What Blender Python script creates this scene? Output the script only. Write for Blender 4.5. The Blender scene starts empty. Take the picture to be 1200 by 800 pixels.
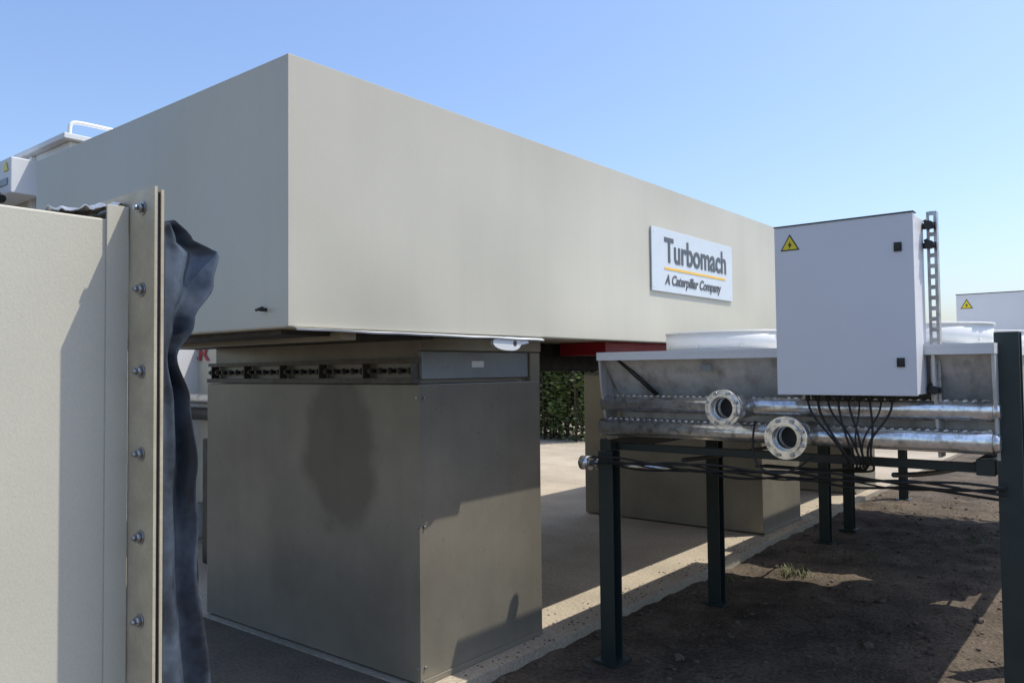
import bpy, bmesh, math, random
from mathutils import Vector, Matrix, noise
random.seed(7)
scene = bpy.context.scene
D = bpy.data

# ---------------------------------------------------------------- materials
def new_mat(name):
    m = D.materials.new(name); m.use_nodes = True
    nt = m.node_tree; b = nt.nodes["Principled BSDF"]
    return m, nt, b
def N(nt, t, **kw):
    n = nt.nodes.new(t)
    for k, v in kw.items(): setattr(n, k, v)
    return n
def surf(name, col, col2=None, rough=0.5, metal=0.0, scale=2.0, detail=4, bump=0.05, bscale=60,
         streak=0.0, streak_col=None, fine=0.0, contrast=(0.3, 0.7), spec=0.5, bdist=0.01, low=0.0, specks=0.0, sscale=9):
    m, nt, b = new_mat(name); L = nt.links
    tc = N(nt, 'ShaderNodeTexCoord'); coord = 'Object'
    n1 = N(nt, 'ShaderNodeTexNoise'); n1.inputs['Scale'].default_value = scale; n1.inputs['Detail'].default_value = detail
    n1.inputs['Roughness'].default_value = 0.6
    L.new(tc.outputs[coord], n1.inputs['Vector'])
    r = N(nt, 'ShaderNodeMapRange'); r.inputs['From Min'].default_value = contrast[0]; r.inputs['From Max'].default_value = contrast[1]
    L.new(n1.outputs['Fac'], r.inputs['Value'])
    mx = N(nt, 'ShaderNodeMix', data_type='RGBA')
    mx.inputs['A'].default_value = (*col, 1); mx.inputs['B'].default_value = (*(col2 or col), 1)
    L.new(r.outputs['Result'], mx.inputs['Factor'])
    out = mx.outputs['Result']
    n2 = None
    if bump > 0 or fine > 0:
        n2 = N(nt, 'ShaderNodeTexNoise'); n2.inputs['Scale'].default_value = bscale; n2.inputs['Detail'].default_value = 4
        L.new(tc.outputs[coord], n2.inputs['Vector'])
    if fine > 0:
        r3 = N(nt, 'ShaderNodeMapRange'); r3.inputs['From Min'].default_value = .3; r3.inputs['From Max'].default_value = .7
        r3.inputs['To Min'].default_value = 1 - fine; r3.inputs['To Max'].default_value = 1 + fine
        L.new(n2.outputs['Fac'], r3.inputs['Value'])
        vm = N(nt, 'ShaderNodeVectorMath', operation='SCALE')
        L.new(out, vm.inputs[0]); L.new(r3.outputs['Result'], vm.inputs['Scale']); out = vm.outputs['Vector']
    if streak > 0:
        mp = N(nt, 'ShaderNodeMapping'); mp.inputs['Scale'].default_value = (sscale, sscale, 0.35)
        L.new(tc.outputs[coord], mp.inputs['Vector'])
        n4 = N(nt, 'ShaderNodeTexNoise'); n4.inputs['Scale'].default_value = 1.0; n4.inputs['Detail'].default_value = 4
        L.new(mp.outputs['Vector'], n4.inputs['Vector'])
        r4 = N(nt, 'ShaderNodeMapRange'); r4.inputs['From Min'].default_value = .5; r4.inputs['From Max'].default_value = .75
        r4.inputs['To Max'].default_value = streak
        L.new(n4.outputs['Fac'], r4.inputs['Value'])
        m4 = N(nt, 'ShaderNodeMix', data_type='RGBA'); m4.inputs['B'].default_value = (*(streak_col or (.08, .06, .045)), 1)
        L.new(r4.outputs['Result'], m4.inputs['Factor']); L.new(out, m4.inputs['A']); out = m4.outputs['Result']
    if specks > 0:
        n5 = N(nt, 'ShaderNodeTexNoise'); n5.inputs['Scale'].default_value = 38; n5.inputs['Detail'].default_value = 2
        L.new(tc.outputs[coord], n5.inputs['Vector'])
        r5 = N(nt, 'ShaderNodeMapRange'); r5.inputs['From Min'].default_value = .68; r5.inputs['From Max'].default_value = .74; r5.inputs['To Max'].default_value = specks
        L.new(n5.outputs['Fac'], r5.inputs['Value'])
        m5 = N(nt, 'ShaderNodeMix', data_type='RGBA'); m5.inputs['B'].default_value = (.08, .07, .055, 1)
        L.new(r5.outputs['Result'], m5.inputs['Factor']); L.new(out, m5.inputs['A']); out = m5.outputs['Result']
    L.new(out, b.inputs['Base Color'])
    b.inputs['Metallic'].default_value = metal
    b.inputs['Specular IOR Level'].default_value = spec
    rr = N(nt, 'ShaderNodeMapRange'); rr.inputs['To Min'].default_value = max(0, rough - .08); rr.inputs['To Max'].default_value = min(1, rough + .08)
    L.new(n1.outputs['Fac'], rr.inputs['Value']); L.new(rr.outputs['Result'], b.inputs['Roughness'])
    prev = None
    if low > 0:
        n6 = N(nt, 'ShaderNodeTexNoise'); n6.inputs['Scale'].default_value = 1.3; n6.inputs['Detail'].default_value = 0
        L.new(tc.outputs[coord], n6.inputs['Vector'])
        b6 = N(nt, 'ShaderNodeBump'); b6.inputs['Strength'].default_value = 1; b6.inputs['Distance'].default_value = low
        L.new(n6.outputs['Fac'], b6.inputs['Height']); prev = b6.outputs['Normal']
        L.new(prev, b.inputs['Normal'])
    if bump > 0:
        bp = N(nt, 'ShaderNodeBump'); bp.inputs['Strength'].default_value = bump; bp.inputs['Distance'].default_value = bdist
        L.new(n2.outputs['Fac'], bp.inputs['Height']); L.new(bp.outputs['Normal'], b.inputs['Normal'])
        if prev: L.new(prev, bp.inputs['Normal'])
    return m

M = {}
M['beige'] = surf('beige_paint', (.545, .512, .41), (.495, .465, .37), rough=.40, scale=.8, bump=.03, bscale=160, bdist=.002, streak=.12, streak_col=(.33, .31, .26), sscale=5, fine=.03, low=.04)
M['duct'] = surf('duct_steel', (.305, .275, .212), (.195, .174, .134), rough=.34, metal=.25, scale=1.3, detail=5, bump=.02, bscale=90, bdist=.003, streak=.2, streak_col=(.14, .125, .10), fine=.035, low=.035, specks=.4)
M['panel'] = surf('cream_paint', (.59, .555, .445), (.55, .517, .415), rough=.5, scale=3, bump=.10, bscale=220, fine=.04, bdist=.003)
M['panelflange'] = surf('cream_flange', (.56, .49, .35), (.42, .36, .25), rough=.5, scale=14, bump=.1, bscale=120, fine=.06, bdist=.003)
M['white'] = surf('cabinet_white', (.76, .755, .76), (.72, .715, .72), rough=.4, scale=2, bump=.02, bscale=300, fine=.02, bdist=.002)
M['offwhite'] = surf('cooler_white', (.68, .675, .65), (.50, .485, .45), rough=.35, metal=.2, scale=6, bump=.03, bscale=60, streak=.6, streak_col=(.17, .15, .12), sscale=14, fine=.05)
M['galv'] = surf('galvanised_pipe', (.82, .82, .80), (.32, .30, .27), rough=.25, metal=.85, scale=26, contrast=(.46, .74), bump=.05, bscale=70, fine=.10)
M['steel'] = surf('zinc_steel', (.5, .5, .5), (.28, .27, .26), rough=.35, metal=.85, scale=20, bump=.05, bscale=90, fine=.1)
M['bluegrey'] = surf('bluegrey_panel', (.27, .295, .30), (.22, .24, .245), rough=.4, scale=5, bump=.03, bscale=60, fine=.05)
M['green'] = surf('green_post_paint', (.016, .028, .026), (.024, .036, .033), rough=.45, scale=12, bump=.05, bscale=80)
M['black'] = surf('black_rubber', (.012, .012, .013), (.02, .02, .02), rough=.5, scale=12, bump=.05, bscale=80)
M['rubber'] = surf('bellows_rubber', (.022, .027, .035), (.095, .12, .155), rough=.34, scale=5, contrast=(.42, .68), bump=.15, bscale=60, fine=.15, bdist=.004)
M['darksteel'] = surf('dark_steel', (.05, .045, .04), (.02, .02, .02), rough=.5, metal=.3, scale=14, bump=.1, bscale=60)
M['flange'] = surf('weathered_flange', (.13, .115, .09), (.07, .06, .05), rough=.45, metal=.4, scale=14, bump=.1, bscale=60)
M['red'] = surf('red_paint', (.34, .012, .025), (.28, .010, .02), rough=.45, scale=5, bump=.03)
M['yellow'] = surf('yellow_sign', (.85, .68, .02), (.8, .62, .02), rough=.4, scale=5, bump=0)
M['orange'] = surf('amber_line', (.85, .50, .06), (.8, .47, .05), rough=.4, scale=5, bump=0)
M['signwhite'] = surf('sign_white', (.60, .65, .68), (.56, .61, .64), rough=.35, scale=6, bump=.01)
M['ink'] = surf('sign_ink', (.075, .08, .085), (.085, .09, .095), rough=.4, scale=5, bump=0)
M['plate'] = surf('white_plate', (.8, .8, .8), (.75, .75, .74), rough=.4, scale=9, bump=0)
M['encl'] = surf('enclosure_white', (.74, .745, .73), (.66, .665, .65), rough=.45, scale=2, bump=.03, bscale=40, fine=.02)
M['foil'] = surf('crumpled_foil', (.60, .60, .60), (.35, .35, .36), rough=.3, metal=.4, scale=20, bump=.4, bscale=40)
M['wood'] = surf('stem_bark', (.06, .045, .03), (.04, .03, .02), rough=.9, scale=10, bump=.1)
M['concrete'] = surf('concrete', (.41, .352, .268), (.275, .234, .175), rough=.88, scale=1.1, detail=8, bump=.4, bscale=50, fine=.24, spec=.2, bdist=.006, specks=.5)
M['concrete2'] = surf('concrete_dark', (.175, .146, .108), (.09, .074, .055), rough=.88, scale=1.4, detail=8, bump=.5, bscale=50, fine=.25, spec=.2, bdist=.008, specks=.5)  # darker brown version of the concrete colour, used on the front slab rows
M['soil'] = surf('soil', (.130, .103, .075), (.050, .039, .029), rough=.95, scale=2.5, detail=9, bump=.8, bscale=45, fine=.38, spec=.15, bdist=.02)
M['stone'] = surf('stones', (.14, .115, .088), (.065, .054, .043), rough=.9, scale=8, bump=.2, bscale=60, fine=.2, spec=.2)
def leafmat(name, a, b_):
    m, nt, b = new_mat(name)
    oi = N(nt, 'ShaderNodeNewGeometry'); r = N(nt, 'ShaderNodeMix', data_type='RGBA')
    r.inputs['A'].default_value = (*a, 1); r.inputs['B'].default_value = (*b_, 1)
    nt.links.new(oi.outputs['Random Per Island'], r.inputs['Factor'])
    nt.links.new(r.outputs['Result'], b.inputs['Base Color']); b.inputs['Roughness'].default_value = .7
    return m
M['leaf'] = leafmat('leaf', (.055, .09, .022), (.15, .19, .06))
M['grass'] = leafmat('grass', (.06, .10, .025), (.16, .15, .06))

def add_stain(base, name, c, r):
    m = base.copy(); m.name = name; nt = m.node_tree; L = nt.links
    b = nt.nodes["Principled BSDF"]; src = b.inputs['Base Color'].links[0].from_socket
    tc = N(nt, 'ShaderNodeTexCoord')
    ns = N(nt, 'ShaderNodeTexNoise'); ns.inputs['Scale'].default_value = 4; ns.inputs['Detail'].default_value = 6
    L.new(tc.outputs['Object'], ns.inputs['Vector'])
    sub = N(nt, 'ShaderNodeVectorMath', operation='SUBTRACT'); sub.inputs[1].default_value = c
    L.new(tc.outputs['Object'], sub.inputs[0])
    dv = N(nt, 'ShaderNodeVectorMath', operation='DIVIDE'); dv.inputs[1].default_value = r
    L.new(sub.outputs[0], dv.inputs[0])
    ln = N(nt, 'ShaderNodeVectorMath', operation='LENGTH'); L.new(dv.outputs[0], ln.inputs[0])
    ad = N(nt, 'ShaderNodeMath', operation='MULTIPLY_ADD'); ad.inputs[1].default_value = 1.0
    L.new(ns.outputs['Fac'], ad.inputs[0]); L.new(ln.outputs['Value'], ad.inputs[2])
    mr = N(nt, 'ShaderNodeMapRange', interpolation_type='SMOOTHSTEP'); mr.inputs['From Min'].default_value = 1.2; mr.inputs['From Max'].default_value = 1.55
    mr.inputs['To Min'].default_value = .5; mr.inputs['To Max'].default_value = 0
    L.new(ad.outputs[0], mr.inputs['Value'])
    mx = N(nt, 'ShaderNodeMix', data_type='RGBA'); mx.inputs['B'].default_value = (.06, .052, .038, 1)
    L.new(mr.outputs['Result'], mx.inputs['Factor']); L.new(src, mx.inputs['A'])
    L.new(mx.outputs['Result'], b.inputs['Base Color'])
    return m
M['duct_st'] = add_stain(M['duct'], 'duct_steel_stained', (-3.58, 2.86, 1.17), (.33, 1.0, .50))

# ---------------------------------------------------------------- helpers
col = scene.collection
def empty(name, loc=(0, 0, 0)):
    e = D.objects.new(name, None); e.location = loc; e.empty_display_size = .2
    col.objects.link(e); return e
def attach(o, p):
    if p is not None:
        o.parent = p; o.matrix_parent_inverse = Matrix.Translation(-Vector(p.location))
def obj_from_bm(name, bm, mats, parent=None, smooth=False):
    me = D.meshes.new(name); bm.normal_update(); bm.to_mesh(me); bm.free()
    for m in (mats if isinstance(mats, (list, tuple)) else [mats]): me.materials.append(m)
    if smooth:
        for p in me.polygons: p.use_smooth = True
    o = D.objects.new(name, me); col.objects.link(o); attach(o, parent); return o
def bm_box(bm, x0, x1, y0, y1, z0, z1, mi=0):
    vs = [bm.verts.new(p) for p in [(x0, y0, z0), (x1, y0, z0), (x1, y1, z0), (x0, y1, z0), (x0, y0, z1), (x1, y0, z1), (x1, y1, z1), (x0, y1, z1)]]
    fs = []
    for f in [(3, 2, 1, 0), (4, 5, 6, 7), (0, 1, 5, 4), (1, 2, 6, 5), (2, 3, 7, 6), (3, 0, 4, 7)]:
        fc = bm.faces.new([vs[i] for i in f]); fc.material_index = mi; fs.append(fc)
    return vs, fs
def box(name, x0, x1, y0, y1, z0, z1, mat, parent=None, bevel=0.0):
    bm = bmesh.new(); bm_box(bm, x0, x1, y0, y1, z0, z1)
    if bevel > 0:
        bmesh.ops.bevel(bm, geom=bm.edges[:], offset=bevel, segments=2, affect='EDGES', profile=.6)
    return obj_from_bm(name, bm, mat, parent)
def bm_cyl(bm, a, b, r, seg=20, r2=None, cap=True, mi=0):
    a = Vector(a); b = Vector(b); d = (b - a); q = d.to_track_quat('Z', 'Y').to_matrix()
    r2 = r if r2 is None else r2
    A = [bm.verts.new(a + q @ Vector((r * math.cos(t), r * math.sin(t), 0))) for t in [2 * math.pi * i / seg for i in range(seg)]]
    B = [bm.verts.new(b + q @ Vector((r2 * math.cos(t), r2 * math.sin(t), 0))) for t in [2 * math.pi * i / seg for i in range(seg)]]
    for i in range(seg):
        f = bm.faces.new([A[i], A[(i + 1) % seg], B[(i + 1) % seg], B[i]]); f.smooth = True; f.material_index = mi
    if cap:
        f = bm.faces.new(A[::-1]); f.material_index = mi
        f = bm.faces.new(B); f.material_index = mi
def cyl(name, a, b, r, mat, parent=None, seg=24, r2=None):
    bm = bmesh.new(); bm_cyl(bm, a, b, r, seg, r2); return obj_from_bm(name, bm, mat, parent)
def bm_ring(bm, a, b, ro, ri, seg=32, mi=0):
    a = Vector(a); b = Vector(b); q = (b - a).to_track_quat('Z', 'Y').to_matrix(); loops = []
    for c, r in ((a, ro), (b, ro), (b, ri), (a, ri)):
        loops.append([bm.verts.new(c + q @ Vector((r * math.cos(2 * math.pi * i / seg), r * math.sin(2 * math.pi * i / seg), 0))) for i in range(seg)])
    for k in range(4):
        P, Q = loops[k], loops[(k + 1) % 4]
        for i in range(seg):
            f = bm.faces.new([P[i], P[(i + 1) % seg], Q[(i + 1) % seg], Q[i]]); f.material_index = mi
            if k in (0, 2): f.smooth = True
def curve(name, pts, r, mat, parent=None):
    cu = D.curves.new(name, 'CURVE'); cu.dimensions = '3D'; cu.bevel_depth = r; cu.bevel_resolution = 3; cu.resolution_u = 8
    sp = cu.splines.new('NURBS'); sp.points.add(len(pts) - 1)
    for i, p in enumerate(pts): sp.points[i].co = (*p, 1)
    sp.use_endpoint_u = True; sp.order_u = 4 if len(pts) > 3 else len(pts)
    cu.use_fill_caps = True
    t = D.objects.new(name + '_c', cu); col.objects.link(t)
    dg = bpy.context.evaluated_depsgraph_get(); me = D.meshes.new_from_object(t.evaluated_get(dg))
    D.objects.remove(t); me.materials.clear(); me.materials.append(mat); me.name = name
    for p in me.polygons: p.use_smooth = True
    o = D.objects.new(name, me); col.objects.link(o); attach(o, parent); return o
def text(name, s, origin, width, height, axis, mat, parent, off=0.0, shear=0.0):
    cu = D.curves.new(name, 'FONT'); cu.body = s; cu.offset = off; cu.shear = shear; cu.extrude = .004
    t = D.objects.new(name + '_c', cu); col.objects.link(t)
    dg = bpy.context.evaluated_depsgraph_get(); me = D.meshes.new_from_object(t.evaluated_get(dg)); D.objects.remove(t)
    xs = [v.co.x for v in me.vertices]; ys = [v.co.y for v in me.vertices]
    x0, x1 = min(xs), max(xs); y1 = max(ys)
    R = Matrix(((0, 0, 1), (1, 0, 0), (0, 1, 0))) if axis == 'X' else Matrix(((1, 0, 0), (0, 0, -1), (0, 1, 0)))
    for v in me.vertices:
        p = Vector(((v.co.x - x0) / (x1 - x0) * width, v.co.y / y1 * height, v.co.z * .3))
        v.co = R @ p + Vector(origin)
    me.materials.clear(); me.materials.append(mat)
    o = D.objects.new(name, me); col.objects.link(o); attach(o, parent); return o

# ---------------------------------------------------------------- camera
H = 1.6
cam = D.cameras.new('camera'); cam.lens = 27.87; cam.sensor_width = 36; cam.clip_start = .05; cam.clip_end = 5000
co = D.objects.new('camera', cam); col.objects.link(co); scene.camera = co
co.matrix_world = Matrix.Translation((0, 0, H)) @ Matrix.Rotation(math.radians(38.9), 4, 'Z') @ Matrix.Rotation(math.radians(92.03), 4, 'X') @ Matrix.Rotation(math.radians(-.6), 4, 'Z')

# ---------------------------------------------------------------- light
sd = Vector((1, 1.2, 3.0)).normalized()
el = math.asin(sd.z); az = math.atan2(sd.x, sd.y)
sun = D.lights.new('sun', 'SUN'); sun.energy = 5.0; sun.angle = math.radians(.5); sun.color = (1, .955, .87)
so = D.objects.new('sun', sun); col.objects.link(so); so.rotation_euler = sd.to_track_quat('Z', 'Y').to_euler(); so.location = (5, 5, 12)
w = D.worlds.new('World'); scene.world = w; w.use_nodes = True
nt = w.node_tree; bg = nt.nodes['Background']
sky = nt.nodes.new('ShaderNodeTexSky'); sky.sky_type = 'NISHITA'; sky.sun_disc = False
sky.sun_elevation = el; sky.sun_rotation = az; sky.air_density = 1.2; sky.dust_density = 1.9; sky.ozone_density = 3.0; sky.altitude = 0
vm = nt.nodes.new('ShaderNodeVectorMath'); vm.operation = 'MULTIPLY'; vm.inputs[1].default_value = (1.22, 1.27, 1.43)
nt.links.new(sky.outputs[0], vm.inputs[0]); nt.links.new(vm.outputs[0], bg.inputs[0]); bg.inputs[1].default_value = .15
scene.view_settings.view_transform = 'Standard'; scene.view_settings.look = 'None'; scene.view_settings.exposure = 0

# ---------------------------------------------------------------- ground
def graded(lo, hi, step, far):
    a = []; v = lo
    while v < hi: a.append(v); v += step
    a.append(hi); s = step; v = hi; post = []
    while v < far: s *= 1.45; v += s; post.append(v)
    s = step; v = lo; pre = []
    while v > -far: s *= 1.45; v -= s; pre.append(v)
    return pre[::-1] + a + post
xs = graded(-2.9, 1.4, .045, 900); ys = graded(2.2, 11.0, .06, 900)
def gz(x, y): return -.055 + .030 * noise.noise(Vector((x * .9, y * .9, 0))) + .022 * noise.noise(Vector((x * 4, y * 4, 3)))
bm = bmesh.new(); grid = []
for y in ys:
    row = []
    for x in xs:
        near = 1.0 if (-3 < x < 3 and 0 < y < 16) else .3
        z = -.055 + near * (gz(x, y) + .055 + .018 * noise.noise(Vector((x * 12, y * 12, 7))))
        if x < -2.95 and y < 29 and x > -22: z = -.12
        row.append(bm.verts.new((x, y, z)))
    grid.append(row)
for j in range(len(ys) - 1):
    for i in range(len(xs) - 1):
        f = bm.faces.new([grid[j][i], grid[j][i + 1], grid[j + 1][i + 1], grid[j + 1][i]]); f.smooth = True
obj_from_bm('ground', bm, M['soil'])

yard = empty('concrete_yard', (-10, 8, 0))
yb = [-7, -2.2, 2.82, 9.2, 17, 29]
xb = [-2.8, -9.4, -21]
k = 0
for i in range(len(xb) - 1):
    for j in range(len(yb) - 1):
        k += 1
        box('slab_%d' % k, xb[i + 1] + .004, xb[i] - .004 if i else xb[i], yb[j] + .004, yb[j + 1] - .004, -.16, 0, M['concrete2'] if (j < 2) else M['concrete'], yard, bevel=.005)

bm = bmesh.new()
for n_ in range(3300):
    if n_ % 10 == 0: x = -2.8 - abs(random.gauss(0, .15)); y = 2.4 + random.random() * 7; base = 0
    else: x = random.uniform(-2.78, .6); y = 2.4 + random.random() ** 1.3 * 9; base = None
    s = random.choice([.005, .006, .008, .010, .015]) * random.uniform(.6, 1.4)
    if random.random() < .02: s = random.uniform(.02, .035)
    if base == 0:
        s = min(s, .007)
        if x < -2.92 and 2.8 < y < 3.95: continue
    r = bmesh.ops.create_icosphere(bm, subdivisions=1, radius=s)
    R = Matrix.Rotation(random.random() * 6, 3, 'Z'); sc = Vector((random.uniform(.7, 1.4), random.uniform(.7, 1.3), random.uniform(.45, .8)))
    g = gz(x, y) if base is None else 0
    for v in r['verts']:
        c = Vector((v.co.x * sc.x, v.co.y * sc.y, v.co.z * sc.z)) * random.uniform(.85, 1.15)
        v.co = R @ c + Vector((x, y, g + s * .2))
obj_from_bm('gravel', bm, M['stone'])

def weeds(name, cx, cy, n, rad, h):
    bm = bmesh.new()
    for _ in range(n):
        a = random.random() * 6.28; d = rad * random.random() ** .7
        p = Vector((cx + math.cos(a) * d, cy + math.sin(a) * d, -.06)); lean = Vector((random.uniform(-1, 1), random.uniform(-1, 1), 0)) * h * .6
        t = Vector((-math.sin(a), math.cos(a), 0)) * .004; hh = h * random.uniform(.4, 1)
        m_ = p + lean * .35 + Vector((0, 0, hh * .6)); e = p + lean + Vector((0, 0, hh))
        v = [bm.verts.new(q) for q in (p - t, p + t, m_ + t * .8, m_ - t * .8, e)]
        bm.faces.new(v[:4]); bm.faces.new([v[3], v[2], v[4]])
    return obj_from_bm(name, bm, M['grass'])
weeds('weeds', -2.25, 6.35, 90, .16, .09)
weeds('weeds', -2.0, 7.2, 60, .2, .07)
weeds('weeds', -2.62, 5.9, 40, .08, .07)
weeds('weeds', -1.4, 8.6, 60, .3, .08)

def hedge(name, x0, x1, y0, y1, h, n, leaves=9):
    bm = bmesh.new()
    for _ in range(n):
        c = Vector((random.uniform(x0, x1), random.uniform(y0, y1), 0))
        if c.y < y0 + .5 and noise.noise(Vector((c.x * 1.6, 3, 8))) < 0: c.y += .5
        top = h * (.8 + .35 * noise.noise(Vector((c.x * .8, c.y * .8, 1))) + .2 * noise.noise(Vector((c.x * 2.7, c.y * 2.7, 5))))
        c.z = top * random.random() ** .6
        for _k in range(leaves):
            p = c + Vector((random.gauss(0, .13), random.gauss(0, .13), random.gauss(0, .11)))
            if p.z < 0: p.z = .02
            s = random.uniform(.03, .07)
            q = Matrix.Rotation(random.random() * 6.28, 3, 'Z') @ Matrix.Rotation(random.uniform(-1.3, 1.3), 3, 'X')
            bm.faces.new([bm.verts.new(p + q @ Vector(v)) for v in ((-s, 0, 0), (0, -s * .5, 0), (s, 0, 0), (0, s * .5, 0))])
    for _ in range(40):
        x = random.uniform(x0, x1); y = random.uniform(y0, y1)
        bm_cyl(bm, (x, y, -.1), (x + random.uniform(-.3, .3), y + random.uniform(-.3, .3), h * .8), .03, 6, .008, mi=1)
    return obj_from_bm(name, bm, [M['leaf'], M['wood']])
hedge('hedge', -14, -9.6, 14.4, 16.2, 3.0, 5200, 11)
hedge('hedge', -9.5, 4, 31, 33.5, 2.2, 3500)

# ---------------------------------------------------------------- big elevated air-duct box
BX0, BX1, BY0, BY1, BZ0, BZ1 = -5.12, -2.63, 1.865, 12.2, 1.7763, 2.8655
UZ = BZ0 - .002
ub = empty('elevated_duct_housing', (-3.8, 6.9, 0))
bm = bmesh.new(); vs, fs = bm_box(bm, BX0, BX1, BY0, BY1, BZ0, BZ1)
bmesh.ops.bevel(bm, geom=bm.edges[:], offset=.005, segments=2, affect='EDGES')
obj_from_bm('housing_shell', bm, M['beige'], ub)
box('corner_trim_side', BX1 - .02, BX1 + .0022, BY0 - .0022, BY0 + .03, BZ0 + .004, BZ1 - .004, M['beige'], ub, .001)
bm = bmesh.new(); n = 60; prev = None
for i in range(n + 1):
    y = BY0 + .03 + (3.5 - BY0) * i / n
    x = BX1 + .004 - .02; z = BZ0 - .004 - .010 * (i / n) - .004 * noise.noise(Vector((y * 5, 0, 0)))
    a = bm.verts.new((x, y, BZ0 - .001)); b = bm.verts.new((x + .03, y, z)); c = bm.verts.new((x + .026, y, z - .007))
    if prev:
        bm.faces.new([prev[0], a, b, prev[1]]); bm.faces.new([prev[1], b, c, prev[2]])
    prev = (a, b, c)
obj_from_bm('lower_lip', bm, M['encl'], ub)
bm = bmesh.new(); ring = []; hole = []; cy, cz, hr = 3.25, 1.742, .016; m_ = 24
for i in range(m_):
    t = 2 * math.pi * i / m_; c, s = math.cos(t), math.sin(t)
    oy = cy + .15 * (abs(c) ** .8) * (1 if c > 0 else -1) * (.55 if (s < 0 and c > 0) else 1.0); oz = cz + (.03 if s > 0 else .042) * s
    oz = min(oz, BZ0 - .004)
    ring.append((oy, oz)); hole.append((cy + .03 + hr * c, cz - .004 + hr * s))
for xx in (BX1 - .012, BX1 + .004):
    A = [bm.verts.new((xx, *p)) for p in ring]; B = [bm.verts.new((xx, *p)) for p in hole]
    for i in range(m_): bm.faces.new([A[i], A[(i + 1) % m_], B[(i + 1) % m_], B[i]])
obj_from_bm('lifting_lug', bm, M['encl'], ub)
box('underside_flange_front', -4.85, -2.72, 2.2, 2.28, 1.735, UZ - .001, M['duct'], ub, .004)
box('underside_tray', -5.0, -2.8, 1.95, 2.84, 1.755, UZ, M['darksteel'], ub)
box('under_beam', -3.9, -3.2, 3.95, 5.05, 1.585, UZ, M['darksteel'], ub, .01)
box('red_under_beam', -3.15, -2.78, 4.42, 5.65, 1.69, UZ, M['red'], ub, .006)
box('loose_flap', -4.45, -4.42, 1.82, 1.863, 2.1, 2.14, M['darksteel'], ub)
cyl('face_hook', (-2.78, BY0 - .03, 1.852), (-2.78, BY0 + .01, 1.852), .008, M['darksteel'], ub, 10)
cyl('face_hook_tip', (-2.805, BY0 - .03, 1.85), (-2.76, BY0 - .03, 1.857), .006, M['darksteel'], ub, 10)

def pillar(y0, y1, st=False):
    p = empty('duct_pillar', (-3.9, (y0 + y1) / 2, 0))
    x0, x1 = -4.95, -2.93
    box('duct_body', x0, x1, y0, y1, .012, 1.53, M['duct_st'] if st else M['duct'], p, .005)
    box('corner_seam', x1 - .03, x1 + .003, y0 - .003, y0 + .018, .02, 1.525, M['duct'], p, .001)
    box('base_angle_side', x1 + .003, x1 + .012, y0 + .01, y1 - .01, .002, .03, M['duct'], p, .001)
    box('neck', x0 + .04, x1 - .035, y0 + .04, y1 - .04, 1.533, 1.774, M['duct'], p)
    box('neck_side_panel', x1 - .04, x1 - .012, y0 + .035, y1 - .1, 1.555, 1.70, M['bluegrey'], p, .004)
    box('neck_frame_top', x1 - .035, x1 + .01, y0, y1, 1.705, 1.773, M['duct'], p, .003)
    box('neck_frame_end', x1 - .034, x1 + .002, y1 - .095, y1, 1.532, 1.70, M['duct'], p, .003)
    box('neck_label', x1 - .012, x1 - .009, y0 + .42, y0 + .52, 1.615, 1.65, M['plate'], p)
    bm = bmesh.new()
    bm_box(bm, x0 + .02, x1 - .02, y0 - .015, y0 + .03, 1.533, 1.56, 0)
    bm_box(bm, x0 + .02, x1 - .02, y0 - .005, y0 + .03, 1.64, 1.662, 0)
    nb = 26
    for i in range(nb):
        x = x0 + .06 + (x1 - x0 - .12) * i / (nb - 1)
        bm_cyl(bm, (x, y0 - .022, 1.60), (x, y0 + .035, 1.60), .012, 6, mi=1)
        bm_cyl(bm, (x, y0 - .008, 1.60), (x, y0 - .004, 1.60), .019, 12, mi=1)
        if i % 5 == 0: bm_box(bm, x + .02, x + .028, y0 - .02, y0 + .035, 1.561, 1.639, 0)
    obj_from_bm('bolted_flange', bm, [M['flange'], M['darksteel']], p)
    bm = bmesh.new()
    for z in (.09, .8, 1.46):
        bm_cyl(bm, (x1 - .012, y0 - .010, z), (x1 - .012, y0 + .0, z), .007, 8)
        bm_cyl(bm, (x1 + .002, y0 + .03, z), (x1 + .011, y0 + .03, z), .007, 8)
    obj_from_bm('rivets', bm, M['steel'], p)
    return p
pillar(2.867, 3.897, True); pillar(7.41, 8.44); pillar(10.4, 11.35)

# ---------------------------------------------------------------- company sign
sg = empty('company_sign', (-2.63, 5.4, 2.34))
sx = BX1 + .004
box('sign_board', sx, sx + .010, 4.76, 6.08, 2.127, 2.567, M['signwhite'], sg, .003)
text('sign_title', 'Turbomach', (sx + .012, 4.94, 2.342), 1.02, .169, 'X', M['ink'], sg, off=.022)
box('sign_line', sx + .0105, sx + .0125, 4.94, 5.94, 2.285, 2.302, M['orange'], sg)
text('sign_subtitle', 'A Caterpillar Company', (sx + .012, 4.94, 2.183), .92, .070, 'X', M['ink'], sg, off=.024, shear=.25)
bm = bmesh.new()
for yy in (4.79, 6.05):
    for zz in (2.157, 2.537): bm_cyl(bm, (sx + .0095, yy, zz), (sx + .013, yy, zz), .006, 10)
obj_from_bm('sign_screws', bm, M['plate'], sg)

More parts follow.
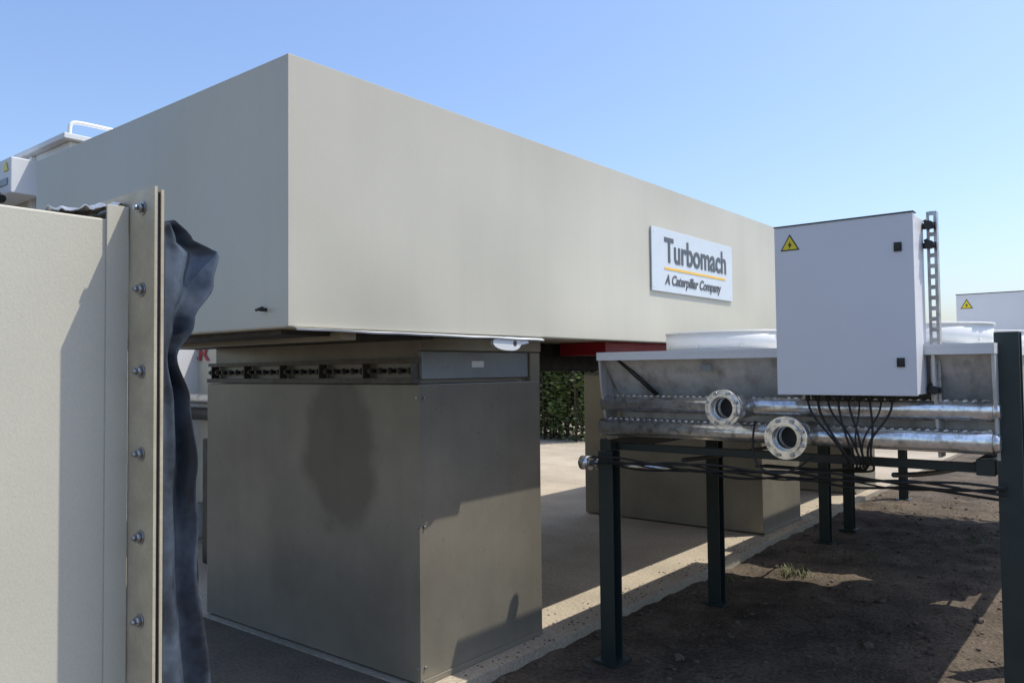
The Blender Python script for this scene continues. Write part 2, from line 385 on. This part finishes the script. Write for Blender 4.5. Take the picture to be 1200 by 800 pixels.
# ---------------------------------------------------------------- foreground duct (left)
dx = -1.697
fd = empty('flanged_duct', (-2.2, 0, 1))
box('duct_side', -2.75, dx, -1.8, .775, .0, 1.925, M['panel'], fd, .004)
box('edge_strip', dx, dx + .006, .752, .797, .05, 1.955, M['panel'], fd, .001)
bm = bmesh.new()
bm_box(bm, dx, dx + .112, .80, .806, .0, 1.985)
bm_box(bm, -2.8, dx - .001, .80, .806, 1.90, 1.985)
obj_from_bm('flange_plate', bm, M['panelflange'], fd)
bm = bmesh.new()
bm_box(bm, dx + .02, dx + .106, .8065, .8145, .0, 1.975)
obj_from_bm('flange_gasket', bm, M['black'], fd)
bm = bmesh.new()
bm_box(bm, dx + .02, dx + .110, .815, .821, .0, 1.98)
obj_from_bm('clamp_plate', bm, M['panelflange'], fd)
bm = bmesh.new()
for i in range(-8, 6):
    z = 1.604 + .1705 * i
    if z > 1.97 or z < .05: continue
    x = dx + .062
    bm_cyl(bm, (x, .797, z), (x, .7995, z), .0145, 20, mi=0)
    bm_cyl(bm, (x, .788, z), (x, .797, z), .0105, 6, mi=0)
    bm_cyl(bm, (x, .780, z), (x, .788, z), .0055, 10, mi=0)
obj_from_bm('flange_bolts', bm, M['steel'], fd)
bel = empty('rubber_expansion_joint', (-1.75, .9, 1))
def wz(z):
    pts = [(0, .14), (.6, .13), (.93, .12), (1.23, .105), (1.375, .08), (1.54, .06), (1.63, .028), (1.70, .075), (1.78, .13), (1.85, .145), (1.875, .07), (1.92, .02)]
    for (a, va), (b, vb) in zip(pts, pts[1:]):
        if a <= z <= b:
            t = (z - a) / (b - a); t = t * t * (3 - 2 * t); return va + (vb - va) * t
    return .02
bm = bmesh.new(); rows = []; NZ, NS = 200, 34
for j in range(NZ + 1):
    z = 1.91 * j / NZ; wv = wz(z); row = []
    for i in range(NS + 1):
        s = i / NS
        a = s * math.pi * .95
        y = .825 + wv * math.sin(a * .62)
        x = -1.60 - .03 * s - .22 * max(0, s - .55) ** 1.2
        wr = .016 * math.sin(s * 15 + 1.6 * noise.noise(Vector((0, 4, z * 2.2))) * 3) + .020 * noise.noise(Vector((s * 2, z * 3, 2))) + .004 * noise.noise(Vector((s * 6, z * 9, 5)))
        k = min(1, s * 3)
        row.append(bm.verts.new((x + wr * k * 1.2, y + wr * k * .35, z + .025 * s * (1 if z > 1.7 else .2))))
    rows.append(row)
for j in range(NZ):
    for i in range(NS):
        f = bm.faces.new([rows[j][i], rows[j][i + 1], rows[j + 1][i + 1], rows[j + 1][i]]); f.smooth = True
o = obj_from_bm('side_sheet', bm, M['rubber'], bel, True)
sm = o.modifiers.new('s', 'SOLIDIFY'); sm.thickness = .004
bm = bmesh.new(); rows = []
for j in range(31):
    row = []
    for i in range(31):
        u, v = j / 30, i / 30
        x = -1.70 - .8 * u; y = .66 + .135 * v
        z = 1.930 + .034 * v ** 1.5 + .02 * abs(noise.noise(Vector((u * 9, v * 4, 9)))) + .012 * noise.noise(Vector((u * 25, v * 9, 4)))
        row.append(bm.verts.new((x, y, z)))
    rows.append(row)
for j in range(30):
    for i in range(30):
        bm.faces.new([rows[j][i], rows[j][i + 1], rows[j + 1][i + 1], rows[j + 1][i]])
o = obj_from_bm('top_foil', bm, M['foil'], bel, False)
sm = o.modifiers.new('s', 'SOLIDIFY'); sm.thickness = .002

# ---------------------------------------------------------------- dry coolers
def cooler(y0, y1, stubs):
    p = empty('dry_cooler', (-1.46, (y0 + y1) / 2, 1.45))
    x0, x1 = -2.42, -.50
    bm = bmesh.new()
    bm_box(bm, x0, x1, y0, y1, 1.675, 1.69)
    bm_box(bm, x0, x1, y0, y0 + .006, 1.645, 1.6745)
    bm_box(bm, x1 - .006, x1, y0 + .007, y1, 1.645, 1.6745)
    bm_box(bm, x0, x0 + .006, y0 + .007, y1, 1.645, 1.6745)
    obj_from_bm('top_plate', bm, M['encl'], p)
    bm = bmesh.new(); yb_ = y0 + .20
    P = [(x0 + .01, y0 + .03, 1.674), (x1 - .01, y0 + .03, 1.674), (x1 - .03, yb_, 1.44), (x0 + .03, yb_, 1.44),
         (x1 - .03, yb_, 1.22), (x0 + .03, yb_, 1.22),
         (x0 + .01, y1 - .03, 1.674), (x1 - .01, y1 - .03, 1.674), (x1 - .03, y1 - .1, 1.22), (x0 + .03, y1 - .1, 1.22)]
    v = [bm.verts.new(q) for q in P]
    for f in ((0, 3, 2, 1), (3, 5, 4, 2), (1, 2, 4, 8, 7), (0, 6, 9, 5, 3), (6, 7, 8, 9), (5, 9, 8, 4), (0, 1, 7, 6)): bm.faces.new([v[i] for i in f])
    obj_from_bm('coil_casing', bm, M['offwhite'], p)
    for nm, xa in (('left_cheek', x0 + .002), ('right_cheek', x1 - .014), ('inner_cheek', x1 - .235)):
        bm = bmesh.new()
        pr = [(y0 + .012, 1.674), (yb_ - .005, 1.674), (yb_ - .005, 1.20), (y0 + .10, 1.20), (y0 + .03, 1.5)]
        A = [bm.verts.new((xa, *q)) for q in pr]; B = [bm.verts.new((xa + .012, *q)) for q in pr]
        bm.faces.new(A); bm.faces.new(B[::-1])
        for i in range(5): bm.faces.new([A[i], B[i], B[(i + 1) % 5], A[(i + 1) % 5]])
        obj_from_bm(nm, bm, M['offwhite'], p)
    bm = bmesh.new()
    bm_cyl(bm, (x0 + .10, y0 + .05, 1.66), (x0 + .30, y0 + .15, 1.45), .012, 4)
    obj_from_bm('diagonal_stay', bm, M['darksteel'], p)
    for nm, zc, yc, r in (('upper_header', 1.405, y0 + .085, .045), ('lower_header', 1.275, y0 + .06, .048)):
        bm = bmesh.new(); bm_cyl(bm, (x0 - .005, yc, zc), (x1 - .02, yc, zc), r, 28)
        bm_cyl(bm, (x1 - .0195, yc, zc), (x1 + .005, yc, zc), r * 1.0, 28, r * .7)
        for i in range(52):
            x = x0 + .05 + i * (x1 - x0 - .1) / 51
            bm_cyl(bm, (x, yc + .01, zc + r * .6), (x, y0 + .21, zc + r * .6 + .012), .0085, 8)
            bm_cyl(bm, (x, yc - .012, zc + r * .80), (x, yc + .012, zc + r * .9), .012, 8)
        obj_from_bm(nm, bm, M['galv'], p)
    box('type_plate', x1 - 1.32, x1 - 1.26, y0 + .052, y0 + .058, 1.585, 1.615, M['bluegrey'], p)
    if stubs:
        for nm, X, Z, R, yf in (('inlet_stub', -1.59, 1.407, .088, y0 - .20), ('outlet_stub', -1.275, 1.285, .095, y0 - .25)):
            bm = bmesh.new()
            bm_ring(bm, (X, yf, Z), (X, yf + .020, Z), R, .056, 36)
            bm_ring(bm, (X, yf - .012, Z), (X, yf - .0005, Z), .072, .056, 36)
            bm_ring(bm, (X, yf + .0205, Z), (X, yf + .06, Z), .066, .05, 36)
            bm_ring(bm, (X, yf + .0605, Z), (X, y0 + .08, Z), .058, .05, 36)
            for i in range(8):
                t = 2 * math.pi * (i + .5) / 8; bx, bz = X + math.cos(t) * R * .84, Z + math.sin(t) * R * .84
                bm_cyl(bm, (bx, yf - .014, bz), (bx, yf - .0005, bz), .0095, 6, mi=1)
                bm_cyl(bm, (bx, yf + .0205, bz), (bx, yf + .034, bz), .0095, 6, mi=1)
            obj_from_bm(nm, bm, [M['galv'], M['steel']], p)
            cyl(nm + '_inside', (X, yf + .09, Z), (X, yf + .10, Z), .0497, M['black'], p, 30)
    for fy in (y0 + .78, y0 + 1.98):
        if fy + .5 > y1: continue
        for fx in (-1.95, -1.00):
            bm = bmesh.new()
            bm_ring(bm, (fx, fy, 1.691), (fx, fy, 1.797), .395, .387, 56)
            bm_ring(bm, (fx, fy, 1.7975), (fx, fy, 1.806), .402, .387, 56)
            bm_ring(bm, (fx, fy, 1.6905), (fx, fy, 1.70), .43, .3955, 56)
            bm_cyl(bm, (fx, fy, 1.70), (fx, fy, 1.79), .09, 20, mi=1)
            for rr in (.12, .18, .24, .30, .36): bm_ring(bm, (fx, fy, 1.802), (fx, fy, 1.806), rr + .002, rr - .002, 40, 1)
            for b_ in range(6):
                t = b_ * math.pi / 3; d = Vector((math.cos(t), math.sin(t), 0)); e = Vector((-math.sin(t), math.cos(t), 0))
                v = [bm.verts.new(Vector((fx, fy, 1.74)) + q) for q in (d * .09 - e * .03 + Vector((0, 0, -.02)), d * .37 - e * .09 + Vector((0, 0, -.02)), d * .37 + e * .09 + Vector((0, 0, .03)), d * .09 + e * .05 + Vector((0, 0, .03)))]
                f = bm.faces.new(v); f.material_index = 1
                bm_cyl(bm, Vector((fx, fy, 1.80)) + d * .08, Vector((fx, fy, 1.80)) + d * .392, .003, 6, mi=1)
            for b_ in range(10):
                t = b_ * math.pi / 5 + .2; d = Vector((math.cos(t), math.sin(t), 0))
                bm_cyl(bm, Vector((fx, fy, 1.72)) + d * .394, Vector((fx, fy, 1.72)) + d * .402, .008, 8)
            obj_from_bm('fan', bm, [M['encl'], M['black']], p)
    return p
cooler(3.75, 6.75, True); cooler(7.25, 10.25, False)

fr = empty('steel_support_frame', (-1.46, 6, 0))
def ipost(name, x, y, top):
    bm = bmesh.new()
    bm_box(bm, x - .045, x + .045, y - .045, y - .037, -.09, top)
    bm_box(bm, x - .045, x + .045, y + .037, y + .045, -.09, top)
    bm_box(bm, x - .004, x + .004, y - .0365, y + .0365, -.09, top)
    bm_box(bm, x - .08, x + .08, y - .08, y + .08, -.075, -.045)
    return obj_from_bm(name, bm, M['green'], fr)
i = 0
for y in (3.9, 5.3, 7.7, 8.45, 10.7):
    i += 1
    ipost('left_post_%d' % i, -2.44, y, 1.13)
    ipost('right_post_%d' % i, -.47, y, 1.735 if y < 4 else 1.13)
for nm, x in (('left_rail', -2.44), ('right_rail', -.56)):
    box(nm, x - .035, x + .035, 3.86, 10.8, 1.132, 1.20, M['green'], fr, .003)
for i, y in enumerate((3.95, 5.3, 6.65, 7.4, 8.45, 10.2)):
    box('cross_rail_%d' % i, -2.40, -.60, y - .02, y + .02, 1.135, 1.175, M['green'], fr, .003)

def cabinet(X0, Y0, Z0):
    p = empty('electrical_cabinet', (X0 + .29, Y0 + .1, Z0 + .38))
    X1 = X0 + .585; Z1 = Z0 + .765
    box('body', X0 + .004, X1 - .004, Y0 + .022, Y0 + .21, Z0 + .004, Z1 - .004, M['white'], p, .003)
    box('door_seal', X0 + .008, X1 - .008, Y0 + .0175, Y0 + .0215, Z0 + .008, Z1 - .008, M['black'], p)
    box('door', X0, X1, Y0, Y0 + .017, Z0, Z1, M['white'], p, .003)
    box('rain_rim', X0 - .002, X1 + .003, Y0 - .004, Y0 + .05, Z1 + .0005, Z1 + .005, M['black'], p)
    bm = bmesh.new()
    for z in (Z0 + .14, Z0 + .625):
        bm_box(bm, X1 - .075, X1 - .045, Y0 - .006, Y0 - .0005, z - .019, z + .019)
        bm_cyl(bm, (X1 - .06, Y0 - .010, z), (X1 - .06, Y0 - .0065, z), .010, 16)
    obj_from_bm('latches', bm, M['darksteel'], p)
    bm = bmesh.new(); cx, cz = X0 + .072, Z1 - .085
    for (s, yy, mi) in ((.050, Y0 - .0012, 1), (.040, Y0 - .0024, 0)):
        v = [bm.verts.new((cx + s * math.cos(a), yy, cz + s * math.sin(a))) for a in (math.pi / 2, math.pi / 2 + 4 * math.pi / 3, math.pi / 2 + 2 * math.pi / 3)]
        bm.faces.new(v).material_index = mi
    bolt = [(.004, .018), (-.010, -.002), (-.001, -.001), (-.005, -.019), (.010, .004), (.001, .003)]
    bm.faces.new([bm.verts.new((cx + a, Y0 - .0036, cz + b)) for a, b in bolt]).material_index = 1
    obj_from_bm('warning_triangle', bm, [M['yellow'], M['black']], p)
    for nm, xs_ in (('strut_near', X1 + .028), ('strut_far', X0 + .06)):
        bm = bmesh.new(); zt = Z1 + .03
        yy0, yy1 = Y0 + .215, Y0 + .255
        if nm == 'strut_far': zt = Z1 - .05
        z0_ = Z0 - .05
        w2 = .02
        bm_box(bm, xs_ - w2, xs_ - .008, yy0, yy0 + .003, z0_, zt); bm_box(bm, xs_ + .008, xs_ + w2, yy0, yy0 + .003, z0_, zt)
        q = z0_
        while q < zt - .01:
            bm_box(bm, xs_ - .0079, xs_ + .0079, yy0 + .0002, yy0 + .0028, q, q + .018); q += .046
        bm_box(bm, xs_ - w2, xs_ - w2 + .003, yy0 + .0035, yy1, z0_, zt); bm_box(bm, xs_ + w2 - .003, xs_ + w2, yy0 + .0035, yy1, z0_, zt)
        obj_from_bm(nm, bm, M['steel'], p)
    bm = bmesh.new()
    for z in (Z1 - .035, Z1 - .12, Z0 + .02):
        bm_box(bm, X1 - .002, X1 + .05, Y0 + .185, Y0 + .212, z - .012, z + .012)
        bm_cyl(bm, (X1 + .028, Y0 + .16, z), (X1 + .028, Y0 + .184, z), .018, 12)
        bm_cyl(bm, (X1 + .005, Y0 + .19, z + .014), (X1 + .02, Y0 + .19, z + .02), .012, 10)
    obj_from_bm('brackets', bm, M['black'], p)
    bm = bmesh.new()
    for k in range(9):
        x = X0 + .1 + k * .045
        bm_cyl(bm, (x, Y0 + .11, Z0 - .03), (x, Y0 + .11, Z0 + .003), .012, 8)
    obj_from_bm('cable_glands', bm, M['black'], p)
    return p
cabinet(-1.342, 3.60, 1.473)
cabinet(-1.18, 7.00, 1.38)

cb = empty('cable_bundle', (-1.1, 3.75, 1.3))
for k in range(9):
    x = -1.242 + k * .045; e = random.uniform(-.04, .04); xe = -1.10 + k * .014 + e; r_ = random.choice([.004, .005, .006])
    curve('cable_%d' % k, [(x, 3.71, 1.45), (x + .005, 3.70, 1.39), ((x + xe) / 2 + e, 3.67 + e * .5, 1.31), (xe + .01, 3.68, 1.21), (xe + .03, 3.74, 1.14), (xe - .1 + 2 * e, 3.9, 1.10), (-1.6 + e, 4.0, 1.09 + e * .2)], r_, M['black'], cb)
for k in range(5):
    pts = []; zz = 1.10 - k * .012
    for i in range(14):
        x = -2.5 + i * .155; pts.append((x, 3.80 + .02 * k, zz + .018 * math.sin(i * 1.7 + k * 2) - .01 * random.random()))
    curve('run_cable_%d' % k, pts, random.choice([.004, .006, .008]), M['black'], cb)
curve('loop_cable', [(-1.45, 3.6, 1.35), (-1.5, 3.62, 1.16), (-1.38, 3.58, 1.09), (-1.28, 3.62, 1.12), (-1.2, 3.66, 1.2)], .005, M['black'], cb)
curve('long_cable', [(-.9, 3.78, 1.12), (-.8, 4.2, 1.08), (-.75, 5.5, 1.02), (-.8, 7, 1.05), (-.8, 9, 1.04)], .012, M['black'], cb)
curve('floor_cable', [(-2.0, 3.95, 1.1), (-2.1, 5, 1.03), (-2.1, 6.4, 1.06), (-2.1, 8, 1.0), (-2.1, 10, 1.06)], .012, M['black'], cb)

vp = empty('drain_valve', (-2.6, 4.0, 1.02))
cyl('pipe', (-2.62, 3.95, 1.045), (-2.1, 3.98, 1.045), .018, M['galv'], vp)
cyl('cap', (-2.66, 3.95, 1.045), (-2.60, 3.95, 1.045), .042, M['galv'], vp)
cyl('cap_face', (-2.67, 3.95, 1.045), (-2.6605, 3.95, 1.045), .03, M['black'], vp)
cyl('coupling', (-2.57, 3.952, 1.045), (-2.53, 3.954, 1.045), .034, M['steel'], vp)

# ---------------------------------------------------------------- background enclosures
e1 = empty('turbine_enclosure', (-9, 5, 0))
box('enclosure_walls', -12.5, -7.25, 2.9, 9.2, 0, 3.62, M['encl'], e1, .01)
box('roof_rim', -12.6, -7.18, 2.83, 9.3, 3.622, 3.67, M['encl'], e1, .006)
box('wall_rib_1', -8.03, -7.97, 2.86, 2.9, .1, 3.6, M['encl'], e1, .004)
box('wall_rib_2', -8.75, -8.69, 2.86, 2.9, .1, 3.6, M['encl'], e1, .004)
box('vent_box', -8.45, -7.75, 2.62, 2.86, 3.2, 3.52, M['encl'], e1, .01)
box('vent_dark', -8.38, -7.82, 2.61, 2.618, 3.28, 3.34, M['bluegrey'], e1)
box('door_frame', -8.7, -8.6, 2.55, 2.86, 3.0, 3.45, M['bluegrey'], e1, .01)
bm = bmesh.new(); cx, cz = -7.86, 3.44
bm.faces.new([bm.verts.new((cx + .07 * math.cos(a), 2.612, cz + .07 * math.sin(a))) for a in (math.pi / 2, math.pi / 2 + 4 * math.pi / 3, math.pi / 2 + 2 * math.pi / 3)])
obj_from_bm('warning_triangle', bm, M['yellow'], e1)
curve('hose', [(-9.2, 2.5, 3.08), (-8.7, 2.42, 3.2), (-8.3, 2.4, 3.30), (-7.9, 2.45, 3.28), (-7.6, 2.5, 3.1)], .04, M['black'], e1)
curve('handrail', [(-7.75, 3.1, 3.66), (-7.75, 3.1, 3.85), (-7.75, 3.1, 3.93), (-7.75, 3.16, 3.95), (-7.75, 3.4, 3.95), (-7.75, 4.1, 3.95), (-7.75, 4.2, 3.95), (-7.75, 4.25, 3.9), (-7.75, 4.25, 3.66)], .018, M['encl'], e1)
e2 = empty('generator_container', (-6.6, 5.5, 0))
box('container_body', -8.3, -5.9, 4.1, 6.5, .35, 1.92, M['beige'], e2, .01)
box('container_skid', -8.25, -5.95, 4.15, 6.45, 0, .349, M['darksteel'], e2)
text('container_lettering', 'CR', (-7.45, 4.09, 1.72), .42, .14, '-Y', M['red'], e2, off=.02)
pb = empty('pipe_run', (-6, 3.9, 1.2))
cyl('pipe_upper', (-7.2, 3.9, 1.36), (-5.05, 3.9, 1.36), .045, M['galv'], pb)
cyl('pipe_lower', (-7.2, 3.95, 1.22), (-5.05, 3.95, 1.22), .06, M['darksteel'], pb)
cyl('pipe_support', (-5.6, 3.93, 0), (-5.6, 3.93, 1.2), .03, M['darksteel'], pb)
box('valve_block', -6.3, -5.7, 3.6, 3.85, .0, 1.05, M['darksteel'], pb, .02)
